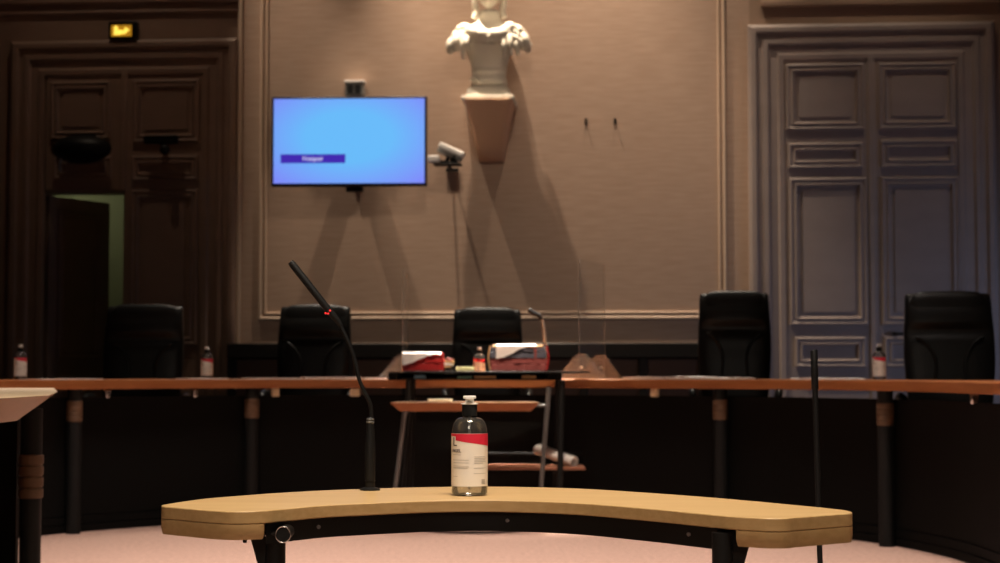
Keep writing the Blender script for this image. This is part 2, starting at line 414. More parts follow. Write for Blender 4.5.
# ------------------------------------------------------------------ long dark cabinet against the wall
cb = thing('low_cabinet', 'long black low cabinet with dark brown fronts, against the beige wall behind the chairs', 'cabinet')
cb.matrix_world = WM
k0, k1 = Wu(237), Wu(706); ztop = W(470, 343, .4)[1]; zmid = W(470, 358, .4)[1]
def wl(o): o.parent = cb; return o
wl(obj('top', MB().box(k0, k1, -.42, -.01, zmid, ztop), 'cabinet', bevel=.01))
wl(obj('plinth', MB().box(k0+.02, k1-.02, -.38, -.01, ZD, ZD+.1), 'cabinet'))
nd = 8
for i in range(nd+1):
    u = k0+.04+(k1-k0-.08)*i/nd
    wl(obj('post', MB().box(u-.04, u+.04, -.40, -.01, ZD+.1, zmid), 'cabinet', bevel=.005))
for i in range(nd):
    ua = k0+.04+(k1-k0-.08)*i/nd+.045; ub = k0+.04+(k1-k0-.08)*(i+1)/nd-.045
    dmb = MB().box(ua, ub, -.385, -.36, ZD+.11, zmid-.01); dmb.sweep_rect(ua+.03, ub-.03, ZD+.14, zmid-.04, [(0, 0), (0, .01), (.03, .01), (.04, 0)], -.385+.0+.0)
    wl(obj('door', MB().box(ua, ub, -.385, -.36, ZD+.11, zmid-.01), 'cabdoor', bevel=.004))
# ------------------------------------------------------------------ TV
def wall_world(px, py, off):
    u, z = W(px, py, off); return WM @ Vector((u, -off, z))
tvc = wall_world(349, 141.3, .40); s_ = tvc.y/F
TW, THh = 157*s_, 91*s_
tv = thing('television', 'large flat television showing a light blue screen, mounted on the beige wall', 'television', tvc, -math.radians(2))
obj('bezel', MB().box(-TW/2, TW/2, 0, .06, -THh/2, THh/2), 'screen_frame', tv, bevel=.008)
bw = .022
sm = MB(); sm.add([(-TW/2+bw, -.003, -THh/2+bw*1.3), (TW/2-bw, -.003, -THh/2+bw*1.3), (TW/2-bw, -.003, THh/2-bw), (-TW/2+bw, -.003, THh/2-bw)], [(0,1,2,3)])
so = obj('screen', sm, 'screen', tv, smooth=False)
uv = so.data.uv_layers.new(name='UVMap')
for li, l in enumerate(so.data.loops):
    c = so.data.vertices[l.vertex_index].co; uv.data[li].uv = ((c.x/TW)+.5, (c.z/THh)+.5)
def tvx(px): return (px-349)*s_
def tvz(py): return (141.3-py)*s_
bn = obj('banner', MB().box(tvx(280), tvx(345.5), -.006, -.0035, tvz(163.3), tvz(154.3)), 'banner', so, label='purple banner with small white writing')
for wd, px_, in (('No', 306.2), ('signal', 316)):
    tm = text_mesh(wd, .056, .001)
    obj('banner_text', MB().add(tm.v, tm.f, Matrix.Translation((tvx(px_), -.008, tvz(158.9))) @ Matrix.Rotation(PI/2, 4, 'X')), 'bannertext', tv)
obj('rear_case', MB().box(-.45, .45, .06, .12, -.28, .28), 'blackm', tv, bevel=.02)
mt = MB().box(-.078+.04, .078+.04, .08, .16, tvz(191), .2).box(-.01, .09, .13, .39, -.15, -.05).box(-.01, .09, .13, .39, .1, .2).box(-.03, .11, .345, .39, -.30, .36)
obj('wall_mount', mt, 'blackm', tv, bevel=.006)
bxc = wall_world(354, 88, .14)
jb = thing('junction_box', 'small grey wall box with a white lid just above the television', 'wall box', bxc, -TH)
obj('housing', MB().box(-.085, .085, -.0, .13, -.07, .05), 'mesh', jb, bevel=.006)
obj('lid', MB().box(-.095, .095, -.012, .13, .05, .075), 'white', jb, bevel=.005)
obj('socket_insert', MB().box(-.06, -.01, -.008, .0, -.05, .03).box(.01, .06, -.008, 0, -.05, .03), 'legm', jb, bevel=.002)
# camera on its shelf, right of the TV
cc = wall_world(449, 164.5, .30)
sh = thing('bracket_shelf', 'thin black bracket shelf on the wall at the right edge of the television', 'shelf', cc, -TH)
obj('shelf_board', MB().box(-.14, .115, -.09, .1, -.008, .008), 'blackm', sh, bevel=.003)
obj('bracket_arm', MB().box(-.012, .012, 0, .295, -.035, -.008).box(-.06, .06, .27, .295, -.035, .0), 'blackm', sh, bevel=.003)
cm = thing('conference_camera', 'white wedge-shaped camera tilted on the black shelf beside the television', 'camera', cc+Vector((-.02, 0, .009)), -TH)
Mt = Matrix.Translation((.04, -.01, .105)) @ Matrix.Rotation(math.radians(24), 4, 'Y')
obj('body', MB().box(-.125, .125, -.06, .06, -.012, .045, Mt), 'white', cm, bevel=.015, segs=3)
obj('underside', MB().box(-.12, .12, -.055, .055, -.05, -.012, Mt), 'mesh', cm, bevel=.01, label='grey underside of the camera')
obj('lens', MB().tube([(.06, -.0, .045), (.1, -.055, .05)], .035, 18), 'blackm', cm)
obj('stand', MB().box(-.06, .10, -.05, .05, 0, .025).tube([(0, 0, .02), (.02, 0, .08)], .02), 'blackm', cm, bevel=.003)
pa = thing('power_adapter', 'small white box between the television edge and the camera shelf', 'adapter', cc+Vector((-.145, -.07, .018)), -TH)
obj('body', MB().box(-.045, .06, -.04, .04, -.009, .055), 'white', pa, bevel=.012, segs=3)
obj('cable', MB().tube(catmull([(-.04, 0, .02), (-.05, .06, .03), (-.04, .16, .04)]), .006, 8), 'blackm', pa)
# ------------------------------------------------------------------ corbel and bust
cbc = wall_world(489, 98, .33)
zc0 = cbc.z
crb = thing('corbel', 'tan tapering wall corbel carrying the white bust', 'corbel', (cbc.x, cbc.y, zc0), -TH)
s2 = cbc.y/F
obj('shelf_slab', MB().box(-26*s2, 26*s2, -.16, .33, -4*s2, 0), 'marble', crb, bevel=.006)
cr = []
for t in [0, .05, .1, .3, .55, .8, .95, 1]:
    z = -4*s2-t*56*s2
    hw = (24-11*t**.9)*s2 if t > .06 else 24.5*s2
    dp = .30*(1-t)**.8+.03
    fr = .33-.02-(.30+.16)*((1-t)**.75)-.02
    cr.append([(-hw, .33, z), (-hw, fr+.03, z), (-hw+.03, fr, z), (hw-.03, fr, z), (hw, fr+.03, z), (hw, .33, z)])
obj('body', MB().loft(cr, True), 'corbel', crb, angle=30)
bu = thing('bust_statue', 'white plaster bust of a woman with draped shoulders on the wall corbel', 'bust', (cbc.x, cbc.y+.07, zc0), -TH)
K = s2
def sup(hw, hd, z, cy=0, e=2.6, n=32, cx=0):
    r = []
    for j in range(n):
        a = 2*PI*j/n; c, s = math.cos(a), math.sin(a)
        r.append((cx+hw*math.copysign(abs(c)**(2/e), c), cy+hd*math.copysign(abs(s)**(2/e), s), z))
    return r
so_ = MB()
so_.loft([sup(h*K, d, z*K, 0, 8) for h, d, z in ((23.5, .16, .2), (23.5, .16, 3), (22, .15, 4), (21, .14, 9), (19, .13, 11), (17.5, .12, 12))])
obj('socle', so_, 'marble', bu, angle=50)
tor = MB()
R_ = [(17.5, .115, 12, 0, 4), (18.5, .12, 15, 0, 4), (18, .115, 20, 0, 3.2), (16.5, .10, 24, 0, 3), (18, .12, 27, 0, 3), (17.5, .10, 31, 0, 2.6), (19, .11, 36, -.005, 2.5), (21.5, .135, 44, -.02, 2.4), (24, .155, 52, -.03, 2.3),
      (28, .155, 58, -.025, 2.3), (33, .14, 64, -.01, 2.2), (33, .12, 69, 0, 2.1), (26, .10, 73, .005, 2.1), (17, .085, 76.5, .01, 2), (11.5, .075, 80, .01, 2), (10.5, .072, 86, .0, 2), (10.5, .075, 92, -.005, 2)]
tor.loft([sup(h*K, d, z*K, cy, e) for h, d, z, cy, e in R_])
obj('torso', tor, 'marble', bu, subsurf=1)
# head with face
def headfn(p, q):
    x, y, z = p
    fr_ = max(0, -y)
    q = q.copy()
    jaw = max(0, -z-.1)
    q.x *= 1-.35*jaw
    if y < 0:
        q.y -= .028*math.exp(-(x/.13)**2-((z+.08)/.16)**2)*1.4      # nose
        q.y -= .008*math.exp(-(x/.5)**2-((z-.18)/.08)**2)            # brow
        q.y += .012*math.exp(-((abs(x)-.34)/.16)**2-((z-.05)/.1)**2)  # eye sockets
        q.y -= .007*math.exp(-((abs(x)-.34)/.1)**2-((z-.03)/.05)**2)  # lids
        q.y -= .010*math.exp(-(x/.24)**2-((z+.42)/.06)**2)           # lips
        q.y += .006*math.exp(-(x/.24)**2-((z+.52)/.05)**2)
        q.y -= .014*math.exp(-(x/.25)**2-((z+.74)/.14)**2)           # chin
    return q
hz_ = 112*K
hd = obj('head', MB().ellipsoid((0, -.03, hz_), (.125, .15, .185), 48, 36, headfn), 'marble', bu)
hair = MB().ellipsoid((0, .015, hz_+.035), (.145, .155, .185), 32, 20, lambda p, q: q+Vector((0, 0, .0))+p*(.008*math.sin(9*math.atan2(p.y, p.x))*math.cos(6*p.z)) if not (p.y < -.35 and p.z < .35) else Vector((q.x*.9, -.03, q.z)))
for sx in (-1, 1):
    hair.tube(catmull([(sx*.12, .0, hz_-.02), (sx*.135, .0, hz_-.12), (sx*.125, .01, hz_-.2), (sx*.14, .0, hz_-.27)]), .03, 10)
obj('hair', hair, 'marble', bu)
obj('ear', MB().ellipsoid((-.128, -.01, hz_-.01), (.015, .025, .035)), 'marble', bu); obj('ear', MB().ellipsoid((.128, -.01, hz_-.01), (.015, .025, .035)), 'marble', bu)
dr = MB()
rd = random.Random(3)
def B_(px, py, y): return ((px-489)*K, y, (98-py)*K)
# shoulder cloth: several overlapping rolls
for off, rr in ((0, .062), (1, .054), (2, .046)):
    path = [B_(449, 47+off*2, -.02), B_(456, 36+off*3, -.07-off*.02), B_(465, 28+off*5, -.10-off*.02), B_(474, 33+off*3, -.15), B_(489, 36+off*2.5, -.185), B_(503, 35+off*3, -.165), B_(512, 28+off*5, -.12-off*.02), B_(521, 33+off*5, -.08-off*.02), B_(530, 46+off*2, -.02)]
    cp = catmull(path, 6); rr_ = [rr*(.75+.35*rd.random())*(1 if 2 < i < len(cp)-3 else .7) for i in range(len(cp))]
    dr.tube(cp, rr_, 12)
for (ax, ay, bx, by, r0, yy) in ((464, 34, 465, 60, .028, -.13), (468, 38, 470, 52, .025, -.15), (505, 38, 507, 60, .026, -.15), (511, 36, 512, 57, .03, -.14), (517, 38, 520, 56, .026, -.11), (452, 40, 450, 51, .045, -.05), (458, 36, 456, 50, .05, -.08), (524, 36, 528, 47, .045, -.06)):
    dr.tube(catmull([B_(ax, ay, yy-.03), B_((ax+bx)/2+rd.uniform(-1, 1), (ay+by)/2, yy-.06), B_(bx, by, yy-.02)], 5), [r0*(1.15-.04*i) for i in range(11)], 10)
dr.ellipsoid(B_(489, 42, -.195), (.035, .03, .035))
dr.ellipsoid(B_(459, 38, -.03), (.09, .11, .10)); dr.ellipsoid(B_(519, 38, -.03), (.09, .11, .10))
dr.tube(catmull([B_(472, 82, -.13), B_(475, 78, -.14), B_(480, 83, -.14)]), [.02]*13, 8)
obj('drapery', dr, 'marble', bu, subsurf=1, label='ruffled cloth gathered over the shoulders')
# ------------------------------------------------------------------ small wall things
for px in (586, 615):
    hp = wall_world(px, 121.5, .0)
    hk = thing('wall_hook', 'small dark hook on the beige wall, %s of the pair right of the bust' % ('left' if px == 586 else 'right'), 'hook', hp, -TH, 'pair of small wall hooks')
    obj('plate', MB().box(-.012, .012, -.008, 0, -.03, .03), 'blackm', hk, bevel=.002)
    obj('prong', MB().tube(catmull([(0, -.006, .01), (0, -.03, -.01), (0, -.035, .01)]), .005, 8), 'blackm', hk)
ec = wall_world(122, 30, .10)
ex = thing('exit_sign', 'small glowing yellow exit sign in a black box above the left doors', 'sign', ec, -TH)
e_s = ec.y/F
obj('housing', MB().box(-14*e_s, 15*e_s, 0, .095, -9*e_s, 9*e_s), 'blackm', ex, bevel=.01)
obj('lit_panel', MB().box(-11*e_s, 10*e_s, -.006, 0, -6.5*e_s, 5*e_s), 'exit', ex, bevel=.003)
fg = MB()
fg.ellipsoid((-6*e_s, -.010, 2*e_s), (.02, .006, .02)); fg.box(-8*e_s, -1*e_s, -.014, -.006, -5*e_s, 0); fg.box(-2*e_s, 4*e_s, -.014, -.006, -4*e_s, -.5*e_s)
fg.add([(3*e_s, -.012, 3*e_s), (8*e_s, -.012, 0), (3*e_s, -.012, -4*e_s), (3*e_s, -.006, 3*e_s), (8*e_s, -.006, 0), (3*e_s, -.006, -4*e_s)], [(0,1,2),(5,4,3),(0,3,4,1),(1,4,5,2),(2,5,3,0)])
obj('pictogram', fg, 'exitw', ex, label='brighter running-figure pictogram')
oc = wall_world(81, 149, .22)
sp = thing('oval_speaker', 'black oval fixture on the left doors above the open doorway', 'wall fixture', oc, -TH)
obj('shell', MB().ellipsoid((0, 0, 0), (.285, .16, .125), 28, 16), 'blackm', sp)
obj('rim', MB().tube([(.285*math.cos(a*PI/16), .0+.02*0-.155*math.sin(a*PI/16)*0, .125*math.sin(a*PI/16)) for a in range(33)], .012, 8), 'blackm', sp)
obj('wall_arm', MB().tube([(0, .1, 0), (0, .18, 0)], .04).box(-.08, .08, .165, .18, -.08, .08), 'blackm', sp)
obj('toggle', MB().tube(catmull([(-.19, -.02, -.09), (-.2, -.03, -.15), (-.19, -.03, -.21)]), [.018]*13, 10), 'mesh', sp, label='small grey arm hanging at the left')
gc = wall_world(161, 139.5, .16)
sc_ = thing('security_camera', 'black camera under a horizontal bar bracket on the left doors, right of the oval fixture', 'camera', gc, -TH)
obj('bar', MB().box(-.165, .165, -.03, .03, -.04, .04), 'blackm', sc_, bevel=.01)
obj('wall_arm', MB().box(-.03, .03, .03, .12, -.03, .03), 'blackm', sc_, bevel=.005)
obj('camera_head', MB().ellipsoid((.045, -.02, -.10), (.05, .05, .05)).tube([(0, 0, -.03), (.03, -.01, -.09)], .014), 'blackm', sc_)
# ------------------------------------------------------------------ executive chairs
def sx(hw, hd, z, cy, e=3.5, n=40, crease=0, front=0):
    r = []
    for j in range(n):
        a = 2*PI*j/n; c, s = math.cos(a), math.sin(a)
        x = hw*math.copysign(abs(c)**(2/e), c); y = hd*math.copysign(abs(s)**(2/e), s)
        if s < 0: y += crease*max(0, 1-(abs(x)/hw)**4) - front*max(0, 1-(x/hw)**2)
        r.append((x, cy+y, z))
    return r
def make_chair(label):
    t = thing('executive_chair', label, 'chair', (0,0,0), 0, 'high-backed leather chairs behind the bench')
    bk = MB(); rg = []
    prof = [(0, .20, .03), (.02, .225, .05), (.06, .235, .058), (.2, .25, .06), (.35, .262, .06), (.46, .268, .058), (.50, .268, .055), (.56, .268, .058), (.60, .267, .056), (.63, .266, .055), (.66, .266, .055), (.7, .262, .062), (.78, .258, .058), (.85, .256, .052), (.880, .253, .042), (.895, .248, .028), (.90, .232, .012)]
    for v, hw, hd in prof:
        z = .42+v*.92; cy = .20+.13*v-.03*math.sin(v*3)
        cr_ = .024 if .62 < v < .67 else (.012 if .57 < v <= .62 else 0)
        rg.append(sx(hw, hd, z, cy, 4.2 if v < .86 else 3.6, 40, cr_, .012 if v > .56 and v < .85 else .0))
    bk.loft(rg); obj('backrest', bk, 'leather', t, subsurf=1)
    hp = MB(); hp.loft([sx(w, d, z, y, 3.2) for w, d, z, y in ((.16, .010, 1.035, .25), (.21, .022, 1.045, .244), (.228, .030, 1.07, .246), (.232, .036, 1.13, .254), (.228, .034, 1.20, .262), (.205, .022, 1.245, .268), (.16, .008, 1.262, .272))])
    obj('headrest_pad', hp, 'leather', t, subsurf=1)
    # folds in the lower back
    fo = MB()
    for s in (-1, 1):
        fo.tube(catmull([(s*.20, .195, .985), (s*.13, .182, .93), (s*.085, .170, .83), (s*.10, .160, .68)], 5), [.004]+[.012]*14+[.004], 8)
    obj('seam_folds', fo, 'leather', t, subsurf=1)
    st = MB(); st.loft([sup(w, d, z, -.03, 4) for w, d, z in ((.22, .22, .38), (.255, .25, .40), (.262, .258, .44), (.255, .25, .475), (.22, .215, .49))]); obj('seat', st, 'leather', t, subsurf=1)
    for s in (-1, 1):
        am = MB().tube(catmull([(s*.29, .17, .50), (s*.31, .17, .58), (s*.31, .10, .62), (s*.31, -.12, .62), (s*.30, -.2, .57), (s*.28, -.17, .43)], 6), [.024]*31, 12)
        obj('armrest', am, 'leather', t)
    obj('gas_column', MB().lathe([(.03, .09), (.03, .25), (.022, .25), (.022, .36), (.1, .37), (.1, .385)]), 'blackm', t)
    for k in range(5):
        a = 2*PI*k/5+.3; c, s = math.cos(a), math.sin(a)
        lg = obj('base_leg', MB().tube([(0, 0, .10), (.15*c, .15*s, .095), (.31*c, .31*s, .07)], [.03, .024, .018], 10), 'blackm', t)
        obj('caster', MB().tube([(.31*c-.02*s, .31*s+.02*c, .03), (.31*c+.02*s, .31*s-.02*c, .03)], .0295, 14), 'blackm', lg)
    return t
chairs = [(144.5, 11.5, .04, 1.0, 'black leather chair in front of the brown left doors, leftmost of the chairs'),
          (315, 12.35, -.03, 1.0, 'black leather chair below the television, partly behind the red-lit microphone'),
          (487.5, 12.9, 0.0, 1.0, 'black leather chair below the bust, behind the paper bundles'),
          (734.5, 11.7, -.12, 1.0, 'black leather chair at the left edge of the grey double doors'),
          (948.5, 10.3, -.14, 1.0, 'black leather chair in front of the grey double doors, rightmost and largest of the chairs')]
proto = None
for px, Y, rz, sc, lab in chairs:
    if proto is None: c = proto = make_chair(lab)
    else: c = dup(proto)
    c['label'] = lab
    p = P(px, HOR, Y); c.location = (p.x-.28*math.sin(-rz)*1.0, Y-.28, ZD); c.rotation_euler = (0, 0, rz); c.scale = (.93 if px == 734.5 else 1, 1, {734.5: 1.054, 144.5: .975}.get(px, 1))
# ------------------------------------------------------------------ pump bottles
def make_bottle(label, detail=True):
    t = thing('pump_bottle', label, 'bottle')
    H = .127; R = .038
    pr = [(.030, .0), (.036, .002), (R, .007), (R, H-.002)]
    for k in range(1, 10):
        a = PI/2*k/9; pr.append((.0145+(R-.0145)*math.cos(a)**.8 if k < 9 else .0145, H+.036*math.sin(a)))
    pr += [(.0145, .172)]
    obj('body', MB().lathe(pr, n=40), 'bottle', t)
    obj('dip_tube', MB().tube([(0, 0, .012), (0, 0, .165)], .003, 10), 'mesh', t)
    cp = MB(); n = 36; rings = []
    for z in (.166, .1665, .1885, .19):
        rings.append([((.0158+(.0006 if j % 2 else 0)-(0.001 if z in (.166, .19) else 0))*math.cos(2*PI*j/n), (.0158+(.0006 if j % 2 else 0)-(0.001 if z in (.166, .19) else 0))*math.sin(2*PI*j/n), z) for j in range(n)])
    cp.loft(rings); obj('collar', cp, 'legm', t)
    pu = MB().lathe([(.006, .19), (.0185, .1905), (.0185, .1925), (.0095, .194), (.009, .201), (.0085, .2015), (.0125, .202), (.0135, .203), (.0135, .207), (.012, .2085)], n=28)
    pu.box(-.0065, .0065, -.032, 0, .202, .208)
    obj('pump', pu, 'white', t, angle=50)
    # label wrapped round the body
    rl = R+.0004; n = 72; A0, A1 = -PI/2-1.5, -PI/2+1.5
    def cyl(poly_fn, r, z_lo, z_hi, a0, a1, n=48):
        v = []; f_ = []
        for i in range(n+1):
            a = a0+(a1-a0)*i/n; lo, hi = (z_lo(a) if callable(z_lo) else z_lo), (z_hi(a) if callable(z_hi) else z_hi)
            v += [(r*math.cos(a), r*math.sin(a), lo), (r*math.cos(a), r*math.sin(a), hi)]
        for i in range(n): f_.append((2*i, 2*i+2, 2*i+3, 2*i+1))
        return MB().add(v, f_)
    lb = obj('label', cyl(None, rl, .020, .130, A0, A1), 'label', t, label='white paper label with a slanting red band')
    def ang(px): return math.asin(max(-1, min(1, (px-469.5)/18.2)))-PI/2
    band = cyl(None, rl+.0003, lambda a: .1155-.0105*((a-ang(456))/(ang(486)-ang(456))), .1295, ang(456), A1)
    band2 = cyl(None, rl+.0003, .124, .1295, A0, ang(456), 8)
    band.add(band2.v, band2.f)
    obj('red_band', band, 'red', lb)
    def wrap(mb, ac, z, r):
        out = MB(); out.f = mb.f
        out.v = [((r+v[2])*math.cos(ac+v[0]/R), (r+v[2])*math.sin(ac+v[0]/R), z+v[1]) for v in mb.v]; return out
    def zz(py): return (495.5-py)/471.0
    obj('letter', wrap(text_mesh('L', .026), ang(455.2), zz(442.8), rl+.0005), 'ink', lb)
    obj('lettering', wrap(text_mesh('INGEL', .0095), ang(456.5), zz(451.3), rl+.0005), 'ink', lb)
    ln = MB()
    def bar(xa, xb, ya, h=.0009):
        q = cyl(None, rl+.0004, zz(ya)-h/2, zz(ya)+h/2, ang(xa), ang(xb), 6); ln.add(q.v, q.f)
    for xa, xb, ya in ((453.5, 461, 455.2), (453.5, 469, 460.3), (454, 469, 463), (454, 469, 466.2), (453.5, 469, 467.6), (454, 468, 468.4), (453.5, 458, 476.3),
                       (474.5, 485, 457), (474.5, 485.5, 458.6), (474.5, 485, 460.2), (474.5, 485.5, 461.8), (474.5, 483, 463.4), (474, 485.5, 468.2), (474, 485.5, 473.4)): bar(xa, xb, ya)
    for k in range(4): bar(481.5, 484.8, 479.5+k*1.3, .0016)
    obj('small_print', ln, 'inkg', lb)
    return t
zdesk = .691
bt = make_bottle('clear pump bottle of sanitiser with red and white label standing on the curved desk')
bp = onz(469.5, 495.2, zdesk); bt.location = (bp.x, bp.y, zdesk+.0005)
for px, d, lab, rz in ((20, .30, 'pump bottle on the bench at the far left edge of the photo', .5), (207, .25, 'pump bottle on the bench between the two leftmost chairs', .2),
                   (479.5, .05, 'pump bottle between the two paper bundles, below the middle chair', 0), (879.5, .25, 'pump bottle on the bench in front of the grey double doors', -.2)):
    b_ = dup(bt); b_['label'] = lab; b_['group'] = 'pump bottles along the bench'
    x, y, ph = on_bench(px, d); b_.location = (x, y, ZT+.0005); b_.rotation_euler = (0, 0, rz)
# ------------------------------------------------------------------ curved front desk
dk = thing('curved_desk', 'narrow curved light wood desk on black metal legs, standing in the foreground', 'desk', (0, 3.2, 0))
T1 = .024
outp = [(161.5, 505), (185, 501.2), (216, 497.6), (292, 492.0), (368, 488.6), (444, 486.8), (500, 486.6), (576, 488.4), (652, 493), (728, 498.8), (804, 505.8), (843, 509.8)]
inp = [(766, 518.3), (728, 516.0), (690, 512.4), (652, 508.8), (576, 502.8), (500, 500.2), (444, 500.4), (406, 501.6), (330, 505), (290, 508.4), (264, 510.6), (243, 511.4)]
def D2(px, py): p = onz(px, py, zdesk); return (p.x, p.y)
outer_ = catmull([(*D2(*q), 0) for q in outp], 5)
rt = catmull([(*D2(*q), 0) for q in ((843, 509.8), (850.5, 511.3), (851.5, 513.0), (838, 514.2), (800, 517.0), (785, 518.3), (766, 518.3))], 4)
inner_ = catmull([(*D2(*q), 0) for q in inp], 5)
lt = catmull([(*D2(*q), 0) for q in ((243, 511.4), (228, 511.3), (205, 510.0), (175, 507.4), (163, 506.2), (161.5, 505))], 4)
poly = [(p.x, p.y) for p in outer_[:-1]]+[(p.x, p.y) for p in rt[:-1]]+[(p.x, p.y) for p in inner_[:-1]]+[(p.x, p.y) for p in lt[:-1]]
tp = obj('tabletop', MB().prism(poly, zdesk-T1, zdesk), 'deskedge'); childof(tp, dk)
tp.data.materials.append(M['desk'])
for p_ in tp.data.polygons:
    if p_.normal.z > .9: p_.material_index = 1
bv = tp.modifiers.new('bevel', 'BEVEL'); bv.width = .002; bv.segments = 2; bv.limit_method = 'ANGLE'; bv.angle_limit = math.radians(60)
# thicker ends: a second layer under each end
def endblock(side):
    if side < 0:
        o_ = [q for q in outer_ if q.x < -.475]; i_ = [q for q in inner_ if q.x < -.435]; seq = [(p.x, p.y) for p in lt[:-1]]+[(p.x, p.y) for p in o_]
        seq = [(p.x, p.y) for p in i_]+seq
    else:
        o_ = [q for q in outer_ if q.x > .455]; i_ = [q for q in inner_ if q.x > .418]; seq = [(p.x, p.y) for p in o_[:-1]]+[(p.x, p.y) for p in rt[:-1]]+[(p.x, p.y) for p in i_]
    cx_ = sum(p[0] for p in seq)/len(seq); cy_ = sum(p[1] for p in seq)/len(seq)
    lower = [(cx_+(x-cx_)*.975, cy_+(y-cy_)*.965) for x, y in seq]
    m_ = MB().loft([[(x, y, zdesk-T1-.0295) for x, y in lower], [(x, y, zdesk-T1-.018) for x, y in seq], [(x, y, zdesk-T1-.0008) for x, y in seq]])
    return childof(obj('end_block', m_, 'deskedge', angle=50), dk)
endblock(-1); endblock(1)
# steel apron following the inner curve
def at_x(lst, x):
    ls = sorted(lst, key=lambda q: q.x)
    for a, b in zip(ls, ls[1:]):
        if a.x <= x <= b.x: return a.y+(b.y-a.y)*(x-a.x)/max(1e-9, b.x-a.x)
    return ls[0].y if x < ls[0].x else ls[-1].y
ap = []
for i in range(41):
    x = -.44+.872*i/40; y = at_x(inner_, x)+.02
    ap.append([(x, y, zdesk-T1-.040), (x, y, zdesk-T1-.0005), (x, y+.006, zdesk-T1-.0005), (x, y+.006, zdesk-T1-.040)])
childof(obj('apron', MB().loft(ap), 'blackm'), dk)
for x in (-.353, .015, .35):
    y = at_x(inner_, x)+.019
    childof(obj('screw', MB().tube([(x, y+.002, zdesk-T1-.018), (x, y-.004, zdesk-T1-.018)], .004, 12), 'chrome'), dk)
for s, x in ((-1, -.428), (1, .403)):
    y = at_x(inner_, x)+(.05 if s < 0 else .012)
    lg = MB()
    xo = x
    lg.tube([(xo, y, zdesk-T1-(.004 if s < 0 else .007)), (xo, y, .05)], .0192, 20)
    childof(obj('leg', lg, 'blackm'), dk)
    # triangular gusset to the outside
    gx = x+s*.048
    br = MB().add([(x, y-.006, zdesk-T1-.03), (gx, y-.006, zdesk-T1-.03), (x, y-.006, zdesk-T1-.20), (x, y+.006, zdesk-T1-.03), (gx, y+.006, zdesk-T1-.03), (x, y+.006, zdesk-T1-.20)], [(0,1,2),(5,4,3),(0,3,4,1),(1,4,5,2),(2,5,3,0)])
    childof(obj('gusset', br, 'blackm'), dk)
    childof(obj('foot', MB().loft([sup(.03, .26, .0, y+.03, 3, 24, xo), sup(.03, .26, .03, y+.03, 3, 24, xo), sup(.022, .20, .055, y+.03, 3, 24, xo)]), 'blackm'), dk)
    if s < 0:
        kb = childof(obj('clamp_knob', MB().tube([(x+.023, y-.005, zdesk-T1-.020), (x+.023, y-.07, zdesk-T1-.020)], .0135, 24), 'blackm'), dk)
        ring = MB().tube([(x+.023+.0138*math.cos(a*PI/12), y-.07, zdesk-T1-.020+.0148*math.sin(a*PI/12)) for a in range(25)], .0012, 8)
        childof(obj('knob_ring', ring, 'chrome', label='thin steel ring on the knob'), kb)
        childof(obj('pivot_bolt', MB().tube([(x-.04, y-.03, zdesk-T1-.022), (x+.01, y-.03, zdesk-T1-.022)], .004, 10), 'blackm'), dk)
childof(obj('stop_pin', MB().tube([(-.48, 3.22, zdesk-.0615), (-.48, 3.22, zdesk-.0525)], .004, 10), 'blackm'), dk)
# ------------------------------------------------------------------ gooseneck microphone on the desk
mp_ = onz(370, 490.3, zdesk); Ym = mp_.y
mc = thing('gooseneck_microphone', 'black gooseneck microphone with a red ring light on the curved desk', 'microphone', (mp_.x, Ym, zdesk))
def ML(px, py, dy=0): p = P(px, py, Ym+dy); return (p.x-mp_.x, dy, p.z-zdesk)
obj('base_flange', MB().lathe([(.0225, .0005), (.0225, .003), (.018, .005), (.011, .007), (.011, .02), (.0125, .021)], n=28), 'micb', mc)
obj('stem', MB().lathe([(.0105, .015), (.0115, .03), (.0115, .095), (.0098, .115), (.0085, .14), (.008, .158), (.006, .160)], n=24), 'micb', mc)
obj('stem_ring', MB().lathe([(.0083, .147), (.0089, .148), (.0089, .150), (.0083, .151)], n=24).lathe([(.0082, .153), (.0088, .154), (.0088, .156), (.0082, .157)], n=24), 'greym', mc)
neck = catmull([ML(371.2, 419), ML(371, 409), ML(369, 401, -.003), ML(363.5, 390, -.005), ML(358.8, 378, -.007), ML(355, 361, -.008), ML(350, 346, -.010), ML(344, 333, -.011), ML(339, 323, -.012)], 8)
nk = []
for i, p in enumerate(neck): nk.append(.0042+(.0004 if i % 2 else 0))
obj('gooseneck', MB().tube(neck, nk, 12), 'micb', mc)
obj('capsule_tube', MB().tube([ML(341, 326, -.012), ML(338, 321, -.012), ML(330, 312, -.013), ML(293, 265, -.02), ML(290.5, 262, -.02)], [.0045, .0065, .0078, .0082, .0065], 18), 'micb', mc)
obj('ring_light', MB().tube([ML(328.9, 312.8, -.0130), ML(327.2, 310.8, -.0133)], .0084, 18), 'micb', mc)
led = MB()
for qx, qy in ((325.6, 313.2), (330.0, 310.6), (328.2, 313.6)):
    p_ = ML(qx, qy, -.0225); led.ellipsoid(p_, (.0022, .0022, .0020), 10, 6)
obj('red_lights', led, 'redled', mc, label='small glowing red lights on the ring')
